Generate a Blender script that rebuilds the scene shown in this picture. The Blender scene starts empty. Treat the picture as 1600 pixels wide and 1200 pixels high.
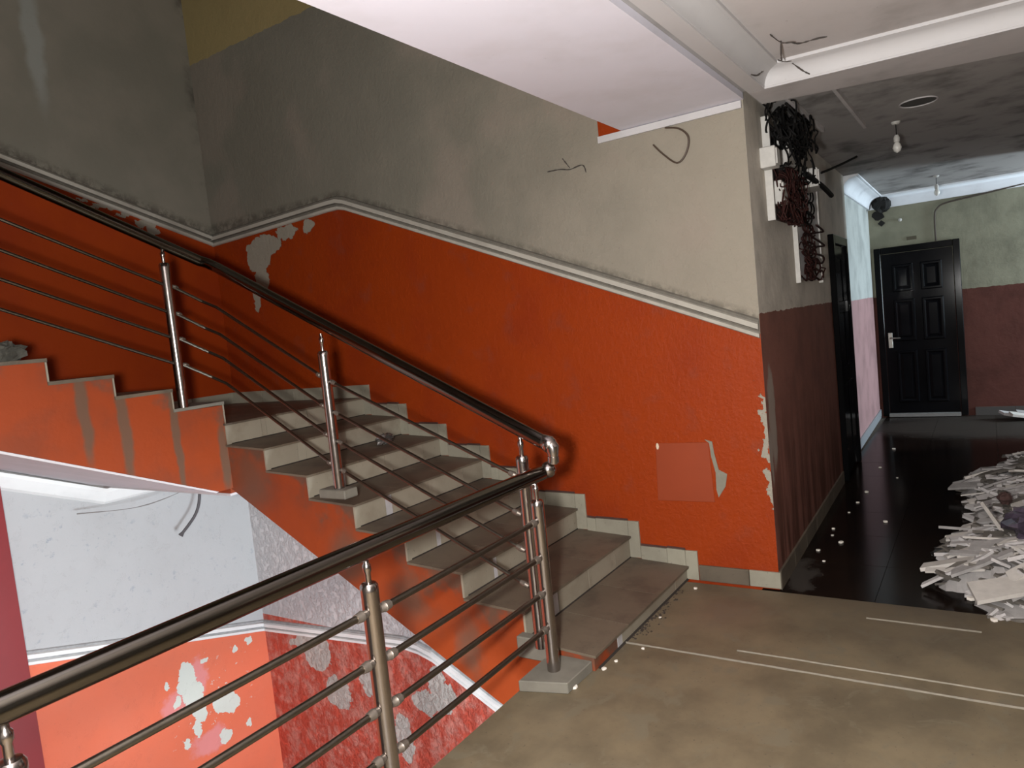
import bpy, bmesh, math, random
from mathutils import Vector, Matrix
random.seed(7)
S = bpy.context.scene
COL = S.collection

# ------------------------------------------------------------------ camera
F_PX = 1133.03
YAW, PITCH, ROLL = 0.984179, -0.0774739, -0.1030086
CAM = Vector((-4.2334, -1.6438, 1.6760))
cy, sy, cp, sp = math.cos(YAW), math.sin(YAW), math.cos(PITCH), math.sin(PITCH)
fwd = Vector((sy*cp, cy*cp, sp)); right = Vector((cy, -sy, 0)); up = right.cross(fwd)
cr, sr = math.cos(ROLL), math.sin(ROLL)
r2 = right*cr + up*sr; u2 = up*cr - right*sr
cd = bpy.data.cameras.new('camera'); cam = bpy.data.objects.new('camera', cd); COL.objects.link(cam)
cd.sensor_fit = 'HORIZONTAL'; cd.sensor_width = 36; cd.lens = 36*F_PX/1600; cd.clip_start = .05
M = Matrix((r2, u2, -fwd)).transposed().to_4x4(); M.translation = CAM
cam.matrix_world = M
S.camera = cam

# ------------------------------------------------------------------ world, lights, exposure
w = bpy.data.worlds.new('world'); S.world = w; w.use_nodes = True
w.node_tree.nodes['Background'].inputs[0].default_value = (.6, .7, .9, 1)
w.node_tree.nodes['Background'].inputs[1].default_value = .02
S.view_settings.view_transform = 'Standard'; S.view_settings.look = 'None'
S.view_settings.gamma = 1; S.view_settings.exposure = 0; S.view_settings.use_curve_mapping = False

def lamp(name, kind, loc, power, color, aim=None, **kw):
    d = bpy.data.lights.new(name, kind); d.energy = power; d.color = color
    for k, v in kw.items(): setattr(d, k, v)
    o = bpy.data.objects.new(name, d); COL.objects.link(o); o.location = loc
    if aim: o.rotation_euler = (Vector(aim)-Vector(loc)).to_track_quat('-Z', 'Y').to_euler()
    return o
# hand torch held beside the camera
lamp('torch_light', 'POINT', (-4.27, -1.37, 1.66), 670, (1, .985, .955), shadow_soft_size=.085)
# daylight through the window at the end of the cross corridor
lamp('corridor_daylight', 'AREA', (5.75, -5.45, 1.6), 260, (.74, .90, 1), aim=(5.2, 0, 1.45), shape='RECTANGLE', size=.7, size_y=1.3)
# daylight through the entrance of the storey below, under the landing
lamp('lower_daylight', 'AREA', (-2.6, -2.6, -2.1), 370, (.82, .92, 1), aim=(-1.0, 4.3, -1.3), shape='RECTANGLE', size=1.6, size_y=1.4)

# ------------------------------------------------------------------ mesh helpers
class MB:
    def __init__(self): self.v = []; self.f = []
    def poly(self, pts):
        n = len(self.v); self.v += [tuple(p) for p in pts]; self.f.append(tuple(range(n, n+len(pts))))
    def box(self, a, b):
        x0, y0, z0 = [min(p, q) for p, q in zip(a, b)]; x1, y1, z1 = [max(p, q) for p, q in zip(a, b)]
        n = len(self.v)
        self.v += [(x0,y0,z0),(x1,y0,z0),(x1,y1,z0),(x0,y1,z0),(x0,y0,z1),(x1,y0,z1),(x1,y1,z1),(x0,y1,z1)]
        self.f += [tuple(n+i for i in q) for q in ((3,2,1,0),(4,5,6,7),(0,1,5,4),(1,2,6,5),(2,3,7,6),(3,0,4,7))]
        return self
    def prism(self, prof, fn, t0, t1):
        """profile of 2-D points swept between t0 and t1; fn(u, v, t) -> xyz"""
        n = len(self.v); k = len(prof)
        self.v += [fn(u, v, t0) for u, v in prof] + [fn(u, v, t1) for u, v in prof]
        for i in range(k):
            j = (i+1) % k
            self.f.append((n+i, n+j, n+k+j, n+k+i))
        self.f.append(tuple(n+i for i in reversed(range(k)))); self.f.append(tuple(n+k+i for i in range(k)))
        return self
    def sweep(self, prof, path, fn, dirt_shade=()):
        self.mi = getattr(self, 'mi', {})
        """profile (d, h) swept along a polyline of (s, z) points; fn(s, z, d) -> xyz, mitred on z"""
        n = len(self.v); k = len(prof)
        for s, z in path:
            self.v += [fn(s, z+h, d) for d, h in prof]
        for a in range(len(path)-1):
            for i in range(k):
                j = (i+1) % k
                if i in dirt_shade: self.mi[len(self.f)] = 1  # listed profile faces take the painted groove shade
                self.f.append((n+a*k+i, n+a*k+j, n+(a+1)*k+j, n+(a+1)*k+i))
        self.f.append(tuple(n+i for i in reversed(range(k)))); m = n+(len(path)-1)*k
        self.f.append(tuple(m+i for i in range(k)))
        return self
    def tube(self, pts, r, seg=10, caps=True):
        pts = [Vector(p) for p in pts]; n0 = len(self.v); prev = None
        rs = r if isinstance(r, (list, tuple)) else [r]*len(pts)
        for i, p in enumerate(pts):
            d = (pts[min(i+1, len(pts)-1)] - pts[max(i-1, 0)]).normalized()
            if prev is None:
                a = Vector((0,0,1)) if abs(d.z) < .9 else Vector((1,0,0))
                u = d.cross(a).normalized()
            else:
                u = (prev - d*prev.dot(d)).normalized()
            prev = u; vv = d.cross(u)
            for s in range(seg):
                t = 2*math.pi*s/seg
                self.v.append(tuple(p + (u*math.cos(t) + vv*math.sin(t))*rs[i]))
        for i in range(len(pts)-1):
            for s in range(seg):
                t = (s+1) % seg
                self.f.append((n0+i*seg+s, n0+i*seg+t, n0+(i+1)*seg+t, n0+(i+1)*seg+s))
        if caps:
            self.f.append(tuple(n0+s for s in reversed(range(seg))))
            e = n0+(len(pts)-1)*seg; self.f.append(tuple(e+s for s in range(seg)))
        return self
    def lathe(self, base, prof, seg=16):
        """prof: (radius, height) from bottom to top about the vertical through base"""
        b = Vector(base)
        return self.tube([b+Vector((0,0,h)) for r, h in prof], [max(r, .0005) for r, h in prof], seg)
    def ball(self, c, r, seg=10, squash=(1,1,1)):
        pr = []
        for i in range(7):
            t = math.pi*i/6; pr.append((max(.02*r, math.sin(t)*r), -math.cos(t)*r))
        n = len(self.v); self.lathe(c, pr, seg)
        c = Vector(c)
        for i in range(n, len(self.v)):
            d = Vector(self.v[i])-c; self.v[i] = tuple(c+Vector((d.x*squash[0], d.y*squash[1], d.z*squash[2])))
        return self

def root_loc(p):
    l = Vector((0,0,0))
    while p is not None: l += Vector(p.location); p = p.parent
    return l
def build(name, mb, mat, parent=None, smooth=False, bevel=0):
    me = bpy.data.meshes.new(name); off = root_loc(parent)
    vs = [tuple(Vector(p)-off) for p in mb.v]
    me.from_pydata(vs, [], mb.f); me.update()
    bm = bmesh.new(); bm.from_mesh(me); bmesh.ops.recalc_face_normals(bm, faces=bm.faces)
    if bevel: bmesh.ops.bevel(bm, geom=[e for e in bm.edges], offset=bevel, segments=1, affect='EDGES')
    bm.to_mesh(me); bm.free()
    if smooth:
        for p in me.polygons: p.use_smooth = True
        me.set_sharp_from_angle(angle=math.radians(40))
    o = bpy.data.objects.new(name, me); COL.objects.link(o)
    if isinstance(mat, tuple):
        for q in mat: me.materials.append(q)
        for i, q in getattr(mb, 'mi', {}).items(): me.polygons[i].material_index = q
    elif mat: me.materials.append(mat)
    if parent: o.parent = parent
    return o
def tag(o, label=None, cat=None, group=None, kind=None):
    if label: o['label'] = label
    if cat: o['category'] = cat
    if group: o['group'] = group
    if kind: o['kind'] = kind
    return o
def empty(name, loc, label=None, cat=None, group=None, kind=None):
    o = bpy.data.objects.new(name, None); COL.objects.link(o); o.location = loc; o.empty_display_size = .1
    return tag(o, label, cat, group, kind)
def struct(name, mb, mat, label=None, **k):
    return tag(build(name, mb, mat, **k), label, kind='structure')

# ------------------------------------------------------------------ material helpers
class G:
    def __init__(s, name):
        s.mat = bpy.data.materials.new(name); s.mat.use_nodes = True
        s.nt = s.mat.node_tree; s.N = s.nt.nodes; s.L = s.nt.links
        s.bsdf = s.N['Principled BSDF']
        g = s.N.new('ShaderNodeNewGeometry'); s.pos = g.outputs['Position']
        sep = s.N.new('ShaderNodeSeparateXYZ'); s.L.new(s.pos, sep.inputs[0])
        s.x, s.y, s.z = sep.outputs
        sn = s.N.new('ShaderNodeSeparateXYZ'); s.L.new(g.outputs['Normal'], sn.inputs[0]); s.nz = sn.outputs[2]
    def put(s, v, sock):
        if hasattr(v, 'links'): s.L.new(v, sock)
        elif isinstance(v, (tuple, list)): sock.default_value = (*v, 1) if len(v) == 3 and sock.type == 'RGBA' else v
        else: sock.default_value = v
    def m(s, op, a, b=0., c=0., clamp=False):
        n = s.N.new('ShaderNodeMath'); n.operation = op; n.use_clamp = clamp
        s.put(a, n.inputs[0]); s.put(b, n.inputs[1]); s.put(c, n.inputs[2]); return n.outputs[0]
    def rng(s, x, lo, hi, a=0., b=1.):
        n = s.N.new('ShaderNodeMapRange'); n.interpolation_type = 'SMOOTHSTEP' if (a, b) == (0., 1.) and lo < hi else 'LINEAR'
        s.put(x, n.inputs[0]); n.inputs[1].default_value = lo; n.inputs[2].default_value = hi
        n.inputs[3].default_value = a; n.inputs[4].default_value = b; return n.outputs[0]
    def vec(s, x, y, z):
        n = s.N.new('ShaderNodeCombineXYZ'); s.put(x, n.inputs[0]); s.put(y, n.inputs[1]); s.put(z, n.inputs[2]); return n.outputs[0]
    def noise(s, scale, detail=3, rough=.55, vec=None, dist=0.):
        n = s.N.new('ShaderNodeTexNoise'); s.L.new(vec if vec is not None else s.pos, n.inputs['Vector'])
        n.inputs['Scale'].default_value = scale; n.inputs['Detail'].default_value = detail
        n.inputs['Roughness'].default_value = rough; n.inputs['Distortion'].default_value = dist
        return n.outputs[0]
    def mix(s, f, a, b, mode='MIX'):
        n = s.N.new('ShaderNodeMix'); n.data_type = 'RGBA'; n.blend_type = mode
        s.put(f, n.inputs[0]); s.put(a, n.inputs[6]); s.put(b, n.inputs[7]); return n.outputs[2]
    def blobs(s, u, v, lst, warp=.06, wscale=9., soft=.05, detail=4):
        n1 = s.noise(wscale, detail, .6); n2 = s.noise(wscale*1.13, detail, .6, vec=s.vec(s.m('ADD', s.x, 7.3), s.m('ADD', s.y, 3.1), s.z))
        u = s.m('MULTIPLY_ADD', s.m('SUBTRACT', n1, .5), warp*2, u); v = s.m('MULTIPLY_ADD', s.m('SUBTRACT', n2, .5), warp*2, v)
        out = None
        for cu, cv, ru, rv in lst:
            a = s.m('MULTIPLY', s.m('SUBTRACT', u, cu), 1/ru); b = s.m('MULTIPLY', s.m('SUBTRACT', v, cv), 1/rv)
            d = s.m('SUBTRACT', 1., s.m('SQRT', s.m('MULTIPLY_ADD', a, a, s.m('MULTIPLY', b, b))))
            out = d if out is None else s.m('MAXIMUM', out, d)
        return s.rng(out, 0, soft)
    def done(s, color, rough=.6, bump=None, bstr=.3, bdist=.01, metallic=0., spec=.5, **kw):
        s.put(color, s.bsdf.inputs['Base Color']); s.put(rough, s.bsdf.inputs['Roughness'])
        s.put(metallic, s.bsdf.inputs['Metallic']); s.put(spec, s.bsdf.inputs['Specular IOR Level'])
        for k, v in kw.items(): s.put(v, s.bsdf.inputs[k])
        if bump is not None:
            n = s.N.new('ShaderNodeBump'); n.inputs['Strength'].default_value = bstr; n.inputs['Distance'].default_value = bdist
            s.put(bump, n.inputs['Height']); s.L.new(n.outputs[0], s.bsdf.inputs['Normal'])
        return s.mat

def simple(name, col, rough=.6, metallic=0., var=.12, scale=20, bstr=.1, spec=.5, **kw):
    g = G(name); n = g.noise(scale, 3)
    c2 = tuple(c*(1-var*2) for c in col)
    return g.done(g.mix(n, c2, tuple(c*(1+var*.8) for c in col)), rough, g.noise(scale*3, 3), bstr, .004, metallic, spec, **kw)

BEIGE = (.290, .258, .208); GREYP = (.190, .178, .145); ORANGE = (.280, .036, .0040); PLASTER = (.30, .275, .225)
WHITE = (.73, .71, .79)

def speckle(g, c, amount=.5):
    """fine dark specks and broad soot patches"""
    s = g.rng(g.noise(55, 2, .5), .68, .78); c = g.mix(g.m('MULTIPLY', s, .35*amount), c, (.10, .08, .07))
    b = g.rng(g.noise(1.3, 4, .6), .42, .75)
    return g.mix(g.m('MULTIPLY', b, .35*amount), c, g.mix(1., c, (.62, .60, .58), 'MULTIPLY'))

def trim_a(y):   # lower edge of the upper moulding on the right wall
    return 1.475 + (min(y, 2.64)+.53)*.4035
# ---- right wall: paint
g = G('right_wall_paint')
yk = g.m('MINIMUM', g.y, 2.64)
zt = g.m('MULTIPLY_ADD', yk, .4035, 1.475+.53*.4035+.03)
mid = g.m('MULTIPLY_ADD', yk, .44, -.22)
lowk = g.m('MULTIPLY_ADD', g.m('MINIMUM', g.y, 2.45), .46, -1.94)
below_up = g.m('LESS_THAN', g.z, zt); above_mid = g.m('GREATER_THAN', g.z, mid)
up_dado = g.m('MULTIPLY', below_up, above_mid)
low_dado = g.m('LESS_THAN', g.z, lowk)
# upper storey dado starts above the white strip, left of the landing edge
far_up = g.m('MULTIPLY', g.m('GREATER_THAN', g.z, 2.79), g.m('MULTIPLY', g.m('LESS_THAN', g.y, .335), g.m('GREATER_THAN', g.y, .1)))
dado = g.m('MAXIMUM', g.m('MAXIMUM', up_dado, low_dado), far_up)
# peeled patches
peel = g.blobs(g.y, g.z, [(3.62,2.60,.24,.10),(3.70,2.50,.15,.13),(3.70,2.33,.085,.17),(3.80,2.14,.06,.11),(3.03,2.68,.06,.05),(3.30,2.68,.14,.06),
    (3.6,-1.08,.20,.17),(3.75,-1.03,.22,.07),(3.37,-1.42,.16,.15),(2.98,-1.25,.09,.15),(2.19,-1.12,.08,.17),(2.32,-1.29,.17,.10),(2.10,-1.22,.09,.13),(2.62,-1.68,.10,.22),
    (-.545,.95,.02,.20),(-.55,.6,.018,.12)], .085, 9., .03, 6)
col = g.mix(g.rng(g.m('MULTIPLY_ADD', g.noise(2.2, 3), .8, g.m('MULTIPLY', g.y, -.28)), -.35, .55), GREYP, BEIGE)  # greyer far from the torch: light falloff put into the colour
col = g.mix(g.m('MULTIPLY', g.rng(g.noise(1.1, 2), .52, .62), .35), col, (.295, .24, .20))
yel = g.m('MULTIPLY', g.m('GREATER_THAN', g.m('MULTIPLY_ADD', g.noise(9, 3), .05, g.z), 4.36), g.m('GREATER_THAN', g.y, .4))
col = g.mix(yel, col, (.31, .245, .115))
lowwall = g.m('LESS_THAN', g.z, mid)
col = g.mix(lowwall, col, (.66, .62, .62))
org = g.mix(g.rng(g.noise(1.7, 3), .45, .7), ORANGE, (.25, .030, .005))
org = g.mix(g.m('MULTIPLY', g.rng(g.noise(5, 4), .55, .72), .45), org, (.22, .045, .022))
org = g.mix(low_dado, org, g.mix(g.rng(g.noise(6, 4, .7), .42, .62), (.60, .10, .065), (.66, .25, .20)))
col = g.mix(dado, col, org)
soot = g.m('MULTIPLY', g.rng(g.m('SUBTRACT', g.z, zt), .088, .135, 1., 0.), g.m('MULTIPLY', g.m('GREATER_THAN', g.z, zt), g.rng(g.noise(14, 4, .7), .35, .6)))
col = g.mix(g.m('MULTIPLY', soot, .55), col, (.05, .042, .034))
col = g.mix(g.m('MULTIPLY', peel, dado), col, g.mix(low_dado, PLASTER, (.56, .52, .48)))
col = speckle(g, col, .6)
low = g.m('LESS_THAN', g.z, mid)
relief = g.m('MULTIPLY_ADD', g.rng(g.noise(15, 6, .7), .42, .66), g.m('MULTIPLY_ADD', low, 1.7, .11), g.m('MULTIPLY', g.noise(40, 3), .2))
relief = g.m('SUBTRACT', relief, g.m('MULTIPLY', g.m('MULTIPLY', peel, dado), .5))
RIGHT_PAINT = g.done(col, g.mix(dado, (.75,)*3, (.5,)*3), relief, .6, .022, spec=.15)

# ---- back wall: paint
g = G('back_wall_paint')
zt = g.m('MULTIPLY_ADD', g.x, -.315, 2.80)
mid = g.m('MAXIMUM', g.m('MULTIPLY_ADD', g.x, -.40, .35), .95)
lowl = g.m('MULTIPLY_ADD', g.x, -.29, -.94)
up_dado = g.m('MULTIPLY', g.m('LESS_THAN', g.z, zt), g.m('GREATER_THAN', g.z, mid))
low_dado = g.m('LESS_THAN', g.z, lowl)
dado = g.m('MAXIMUM', up_dado, low_dado)
peel = g.blobs(g.x, g.z, [(-.64,2.87,.09,.035),(-.57,2.81,.06,.045),(-.98,2.985,.10,.018),(-1.12,3.03,.04,.014),(-.80,2.935,.09,.016),
    (-.84,-1.10,.09,.17),(-.80,-1.24,.10,.13),(-.76,-1.42,.07,.10),(-.81,-1.55,.04,.08),(-.52,-1.44,.12,.10),(-.44,-1.50,.08,.09),(-.95,-1.22,.025,.05),(-.92,-1.62,.02,.05),(-.65,-.98,.035,.03),(-.35,-1.02,.03,.03),(-.2,-1.0,.04,.03),(-.55,-1.75,.06,.07),(-.3,-1.75,.03,.04),(-1.02,-1.05,.02,.03)], .07, 11., .03, 6)
fleck = g.m('MULTIPLY', g.rng(g.noise(24, 3, .6), .66, .69), g.blobs(g.x, g.z, [(-.6,-1.35,.7,.55)], .1, 4, 1.))
peel = g.m('MAXIMUM', peel, fleck)
pink = g.blobs(g.x, g.z, [(-.95,-1.25,.16,.14),(-.70,-1.72,.20,.14),(-.75,-1.1,.13,.2)], .10, 7., .4)
col = g.mix(g.rng(g.noise(1.6, 4), .38, .66), GREYP, (.225, .205, .168))
col = g.mix(g.blobs(g.x, g.z, [(-1.32,4.25,.09,.7)], .05, 5., .6), col, (.27, .275, .25))
lowwall = g.m('LESS_THAN', g.z, mid)
col = g.mix(lowwall, col, (.50, .50, .505))
col = g.mix(g.m('MULTIPLY', lowwall, g.m('MULTIPLY', g.rng(g.noise(13, 5, .7), .57, .68), g.rng(g.noise(2.1, 3), .42, .62))), col, (.36, .38, .42))
org = g.mix(g.rng(g.noise(1.9, 3), .42, .68), ORANGE, (.25, .030, .005))
org = g.mix(low_dado, org, g.mix(g.noise(2.5, 3), (.80, .17, .085), (.72, .20, .12)))
col = g.mix(dado, col, org)
col = g.mix(g.m('MULTIPLY', g.m('MULTIPLY', pink, low_dado), .65), col, (.75, .32, .34))
col = g.mix(g.m('MULTIPLY', peel, dado), col, g.mix(low_dado, PLASTER, (.66, .70, .64)))
soot = g.m('MULTIPLY', g.rng(g.m('SUBTRACT', g.z, zt), .02, .10, 1., 0.), g.m('MULTIPLY', g.m('GREATER_THAN', g.z, zt), g.rng(g.noise(14, 4, .7), .35, .6)))
corner = g.m('MULTIPLY', g.rng(g.x, -.12, -.0), g.rng(g.noise(5, 4, .6), .45, .7))
col = g.mix(g.m('MULTIPLY', g.m('MAXIMUM', soot, g.m('MULTIPLY', corner, g.m('GREATER_THAN', g.z, 2.8))), .7), col, (.05, .042, .034))
col = speckle(g, col, .45)
relief = g.m('SUBTRACT', g.m('MULTIPLY_ADD', g.m('MULTIPLY', lowwall, g.rng(g.noise(10, 6, .7), .56, .66)), .5, g.m('MULTIPLY', g.noise(14, 5, .6), .45)), g.m('MULTIPLY', g.m('MULTIPLY', peel, dado), .5))
BACK_PAINT = g.done(col, g.mix(dado, (.75,)*3, (.5,)*3), relief, .35, .015, spec=.15)

# ---- corridor walls: greenish grey above, brick red below
def corridor_paint(name, upper, lower, zs, streak=True):
    g = G(name)
    edge = g.m('MULTIPLY_ADD', g.m('SUBTRACT', g.noise(12, 3), .5), .03, zs)
    d = g.m('LESS_THAN', g.z, edge)
    c = g.mix(g.rng(g.noise(2.5, 4), .4, .7), upper, tuple(q*.72 for q in upper))
    l = g.mix(g.rng(g.noise(3, 4), .4, .7), lower, tuple(q*.75 for q in lower))
    if streak:
        sv = g.vec(g.m('MULTIPLY', g.x, 9), g.m('MULTIPLY', g.y, 9), g.m('MULTIPLY', g.z, .8))
        st = g.m('MULTIPLY', g.rng(g.noise(1., 4, .6, vec=sv), .42, .58), g.rng(g.z, 1.2, .2, 0., 1.))
        l = g.mix(g.m('MULTIPLY', st, .8), l, (.07, .025, .015))
        pl = g.blobs(g.x, g.z, [(.14, 1.0, .10, .35), (.04, .78, .05, .2)], .06, 7, .3); l = g.mix(g.m('MULTIPLY', pl, .7), l, (.33, .30, .26))
    c = g.mix(d, c, l); c = speckle(g, c, .8)
    return g.done(c, .65, g.noise(12, 5, .6), .3, .015, spec=.15)
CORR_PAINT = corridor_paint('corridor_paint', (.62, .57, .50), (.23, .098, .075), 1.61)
CORR2_PAINT = corridor_paint('corridor_paint_lit_copy', (.50, .52, .50), (.42, .25, .25), 1.585, False)  # lit copy of the corridor paint, daylight put into its pinker dado
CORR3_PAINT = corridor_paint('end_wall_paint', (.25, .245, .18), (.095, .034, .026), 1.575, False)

# ---- whites, concrete, tiles, metal
def whitewash(name, base, dirt_shade, amt):
    g = G(name); c = g.mix(g.m('MULTIPLY', g.rng(g.noise(2.2, 4, .6), .45, .75), amt), base, dirt_shade)
    c = g.mix(g.m('MULTIPLY', g.rng(g.noise(30, 3), .68, .76), .3*amt), c, (.2, .18, .17))
    return g.done(c, .7, g.noise(9, 4), .12, .01, spec=.3)
SOFFIT = whitewash('soffit_whitewash', WHITE, (.62, .59, .63), .5)
CEIL = whitewash('landing_ceiling_paint', (.56, .525, .52), (.42, .39, .38), 1.)
CORNICE = whitewash('cornice_gypsum', (.52, .505, .51), (.44, .42, .42), .5)
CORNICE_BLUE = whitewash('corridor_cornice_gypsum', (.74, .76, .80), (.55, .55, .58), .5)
CEIL_DARK = whitewash('corridor_ceiling_dark', (.36, .34, .33), (.10, .093, .088), 1.)  # darker blotchy grey for the corridor ceiling
BEAM = whitewash('beam_plaster', (.52, .49, .49), (.36, .34, .335), .9)
GROOVE = whitewash('recess_plaster', (.34, .325, .32), (.24, .225, .215), .9)
TRIMP = whitewash('moulding_paint', (.42, .395, .345), (.25, .225, .19), .8)
TRIMW = whitewash('lower_moulding_paint', (.86, .86, .85), (.6, .6, .6), .4)
LOWSOFF = whitewash('lower_soffit_paint', (.60, .57, .59), (.52, .49, .50), .6)

def floor_mat():
    g = G('landing_concrete')
    c = g.mix(g.rng(g.noise(2.3, 5, .6), .35, .68), (.172, .134, .083), (.108, .084, .053))
    c = g.mix(g.rng(g.noise(7, 4, .65, dist=.6), .52, .66), c, (.145, .120, .080))
    c = g.mix(g.m('MULTIPLY', g.rng(g.noise(60, 2), .66, .74), .4), c, (.03, .024, .02))
    red = g.blobs(g.x, g.y, [(-.45, -.35, .35, .3)], .2, 3, .8); c = g.mix(g.m('MULTIPLY', red, .35), c, (.16, .105, .075))
    falloff = g.blobs(g.x, g.y, [(.1, -1.2, 1.0, 1.1)], .25, 2.5, .9); c = g.mix(g.m('MULTIPLY', falloff, .55), c, (.07, .052, .036))  # torch falloff toward the corridor put into the floor colour
    return g.done(c, g.mix(g.noise(3, 4), (.42,)*3, (.7,)*3), g.noise(25, 4), .12, .006, spec=.4)
FLOOR = floor_mat()
g = G('wet_corridor_tile')
c = g.mix(g.rng(g.noise(1.4, 4), .4, .7), (.012, .007, .005), (.006, .004, .0035))
dry = g.blobs(g.x, g.y, [(.3,-.62,.35,.12),(.15,-.66,.2,.10),(5.6,-1.6,1.0,1.6)], .2, 3., .5)
c = g.mix(g.m('MULTIPLY', dry, .7), c, (.06, .052, .045))
WET = g.done(c, g.mix(dry, (.16,)*3, (.5,)*3), g.noise(3, 2), .03, .01, spec=.05)
def tile_mat(name, a, b, dirt, rough, amt=.6):
    g = G(name); c = g.mix(g.noise(5, 4), a, b)
    oi = g.N.new('ShaderNodeObjectInfo'); c = g.mix(g.m('MULTIPLY', oi.outputs['Random'], .42), c, dirt)
    c = g.mix(g.m('MULTIPLY', g.rng(g.noise(4.3, 5, .65), .45, .7), amt), c, dirt)
    c = g.mix(g.m('MULTIPLY', g.rng(g.noise(45, 2), .68, .76), .35), c, (.04, .03, .025))
    return g.done(c, rough, g.noise(30, 3), .06, .004, spec=.45)
RISER = tile_mat('riser_tile_glaze', (.33, .30, .235), (.27, .245, .19), (.20, .168, .125), .45)
SKIRT = tile_mat('skirting_tile_glaze', (.34, .32, .25), (.28, .262, .205), (.21, .19, .15), .45)
TREAD = tile_mat('tread_tile_dirt', (.165, .132, .094), (.11, .086, .06), (.07, .054, .04), .55, .8)
INFILL = tile_mat('white_infill_tile', (.46, .45, .47), (.40, .39, .40), (.3, .28, .27), .4, .4)
GROUT = simple('cement_grout', (.16, .135, .11), .85)
CEMENT = simple('cement_block', (.175, .16, .13), .85, var=.2, scale=9)
def stringer(name, axis):
    g = G(name)
    if axis == 'y': h = g.m('SUBTRACT', g.z, g.m('MULTIPLY_ADD', g.y, .44, .08)); u = g.y
    else: h = g.m('SUBTRACT', g.z, g.m('MULTIPLY_ADD', g.x, -.375, .90)); u = g.x
    n = g.noise(4.5, 4, .6)
    cem = g.rng(g.m('MULTIPLY_ADD', g.m('SUBTRACT', n, .5), 1.1, h), *((-.22, .02) if axis == 'y' else (-.10, .12)))
    org = g.mix(g.rng(g.noise(3, 4), .4, .65), (.285, .044, .008), (.225, .042, .013))
    c = g.mix(g.m('MULTIPLY', cem, .85), org, g.mix(g.noise(6, 3), (.105, .064, .043), (.085, .058, .040)))
    if axis == 'x':
        st = g.blobs(g.x, g.z, [(-1.64,1.20,.035,.5),(-1.96,1.35,.045,.5),(-2.17,1.45,.045,.4),(-1.32,1.02,.05,.3)], .035, 4, .5)
        c = g.mix(g.m('MULTIPLY', st, .85), c, (.11, .072, .046))
    else:
        st = g.blobs(g.y, g.z, [(2.45,.85,.30,.35),(1.6,.42,.2,.25),(.75,.0,.12,.25),(1.15,.22,.16,.2)], .12, 4, .8)
        c = g.mix(g.m('MULTIPLY', st, .75), c, (.12, .066, .042))
    return g.done(speckle(g, c, .4), .6, g.noise(10, 5), .25, .012, spec=.3)
STR_Y = stringer('flight_side_paint', 'y'); STR_X = stringer('half_flight_side_paint', 'x')
CRIMSON = simple('crimson_paint', (.24, .014, .016), .45, var=.08, scale=4)

def steel_mat(name, a, b, r0, r1):
    g = G(name); n = g.noise(14, 4, .6)
    return g.done(g.mix(n, a, b), g.mix(g.noise(40, 3), (r0,)*3, (r1,)*3), g.noise(90, 2), .008, .002, 1.)
STEEL = steel_mat('post_steel', (.46, .42, .40), (.33, .29, .275), .13, .26)
RAILM = steel_mat('handrail_steel', (.17, .153, .132), (.145, .131, .112), .13, .2)
BARM = steel_mat('bar_steel', (.22, .195, .16), (.15, .13, .105), .26, .42)
RUST = simple('rusty_joint', (.22, .185, .155), .45, .7, .2, 60)
BLACKD = simple('black_door_paint', (.005, .005, .006), .13, var=.2, scale=5, bstr=.01, spec=.04)
BLACKF = simple('black_frame_paint', (.005, .005, .0055), .13, var=.2, scale=5, bstr=.01, spec=.04)
CHROME = simple('dull_chrome', (.24, .23, .21), .35, .8)

# ------------------------------------------------------------------ walls
R1, R, T, W = .085, .1645, .375, 1.295
def ZL(k): return 0 if k <= 0 else R1+(k-1)*R
YB = 4.315; YM = 2.63; ZLAND = ZL(8)

mb = MB().prism([(0,-.555),(.15,-.40),(.15,YB),(0,YB)], lambda u,v,t:(u,v,t), -3.8, 5.7)
struct('wall_right', mb, RIGHT_PAINT, 'wall beside the stairs, orange below the moulding and beige above')
mb = MB().box((-6.4, YB, -3.8), (.15, YB+.18, 5.7))
struct('wall_back', mb, BACK_PAINT, 'stairwell wall behind the half landing, grey above and orange below')
mb = MB().prism([(.001,-.556),(4.02,-.462),(4.02,-.30),(.155,-.40)], lambda u,v,t:(u,v,t), -.3, 2.9)
wc = struct('wall_corridor', mb, CORR_PAINT, 'dim grey and brown corridor wall with damp streaks')
mb = MB().prism([(4.02,-.425),(6.42,-.385),(6.42,-.25),(4.02,-.25)], lambda u,v,t:(u,v,t), -.3, 2.9)
struct('wall_corridor_lit', mb, CORR2_PAINT, 'daylit strip of corridor wall, pale above and pink below')
mb = MB().box((6.42, -5.6, -.3), (6.6, -.25, 2.9))
wd = struct('wall_corridor_end', mb, CORR3_PAINT, 'end wall of the corridor around the black entrance door')
struct('wall_corridor_opposite', MB().box((.55,-2.9,-.3),(4.8,-2.6,2.9)), CORR_PAINT, 'corridor wall facing the cable boards')
DIMWALL = simple('dim_brown_plaster', (.11,.10,.085), .8)
struct('wall_front', MB().box((-6.4,-5.7,-3.8),(.55,-5.5,5.7)), DIMWALL, 'wall behind the viewer on the landing')
struct('wall_left', MB().box((-6.6,-5.7,-3.8),(-6.4,YB+.18,5.7)), DIMWALL, 'left wall of the stairwell')
struct('wall_corridor_side', MB().prism([(.4,-5.6),(.55,-5.6),(.9,-2.6),(.55,-2.6)], lambda u,v,t:(u,v,t), -.3, 2.9), CORR_PAINT, 'short wall at the corridor mouth')
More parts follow.
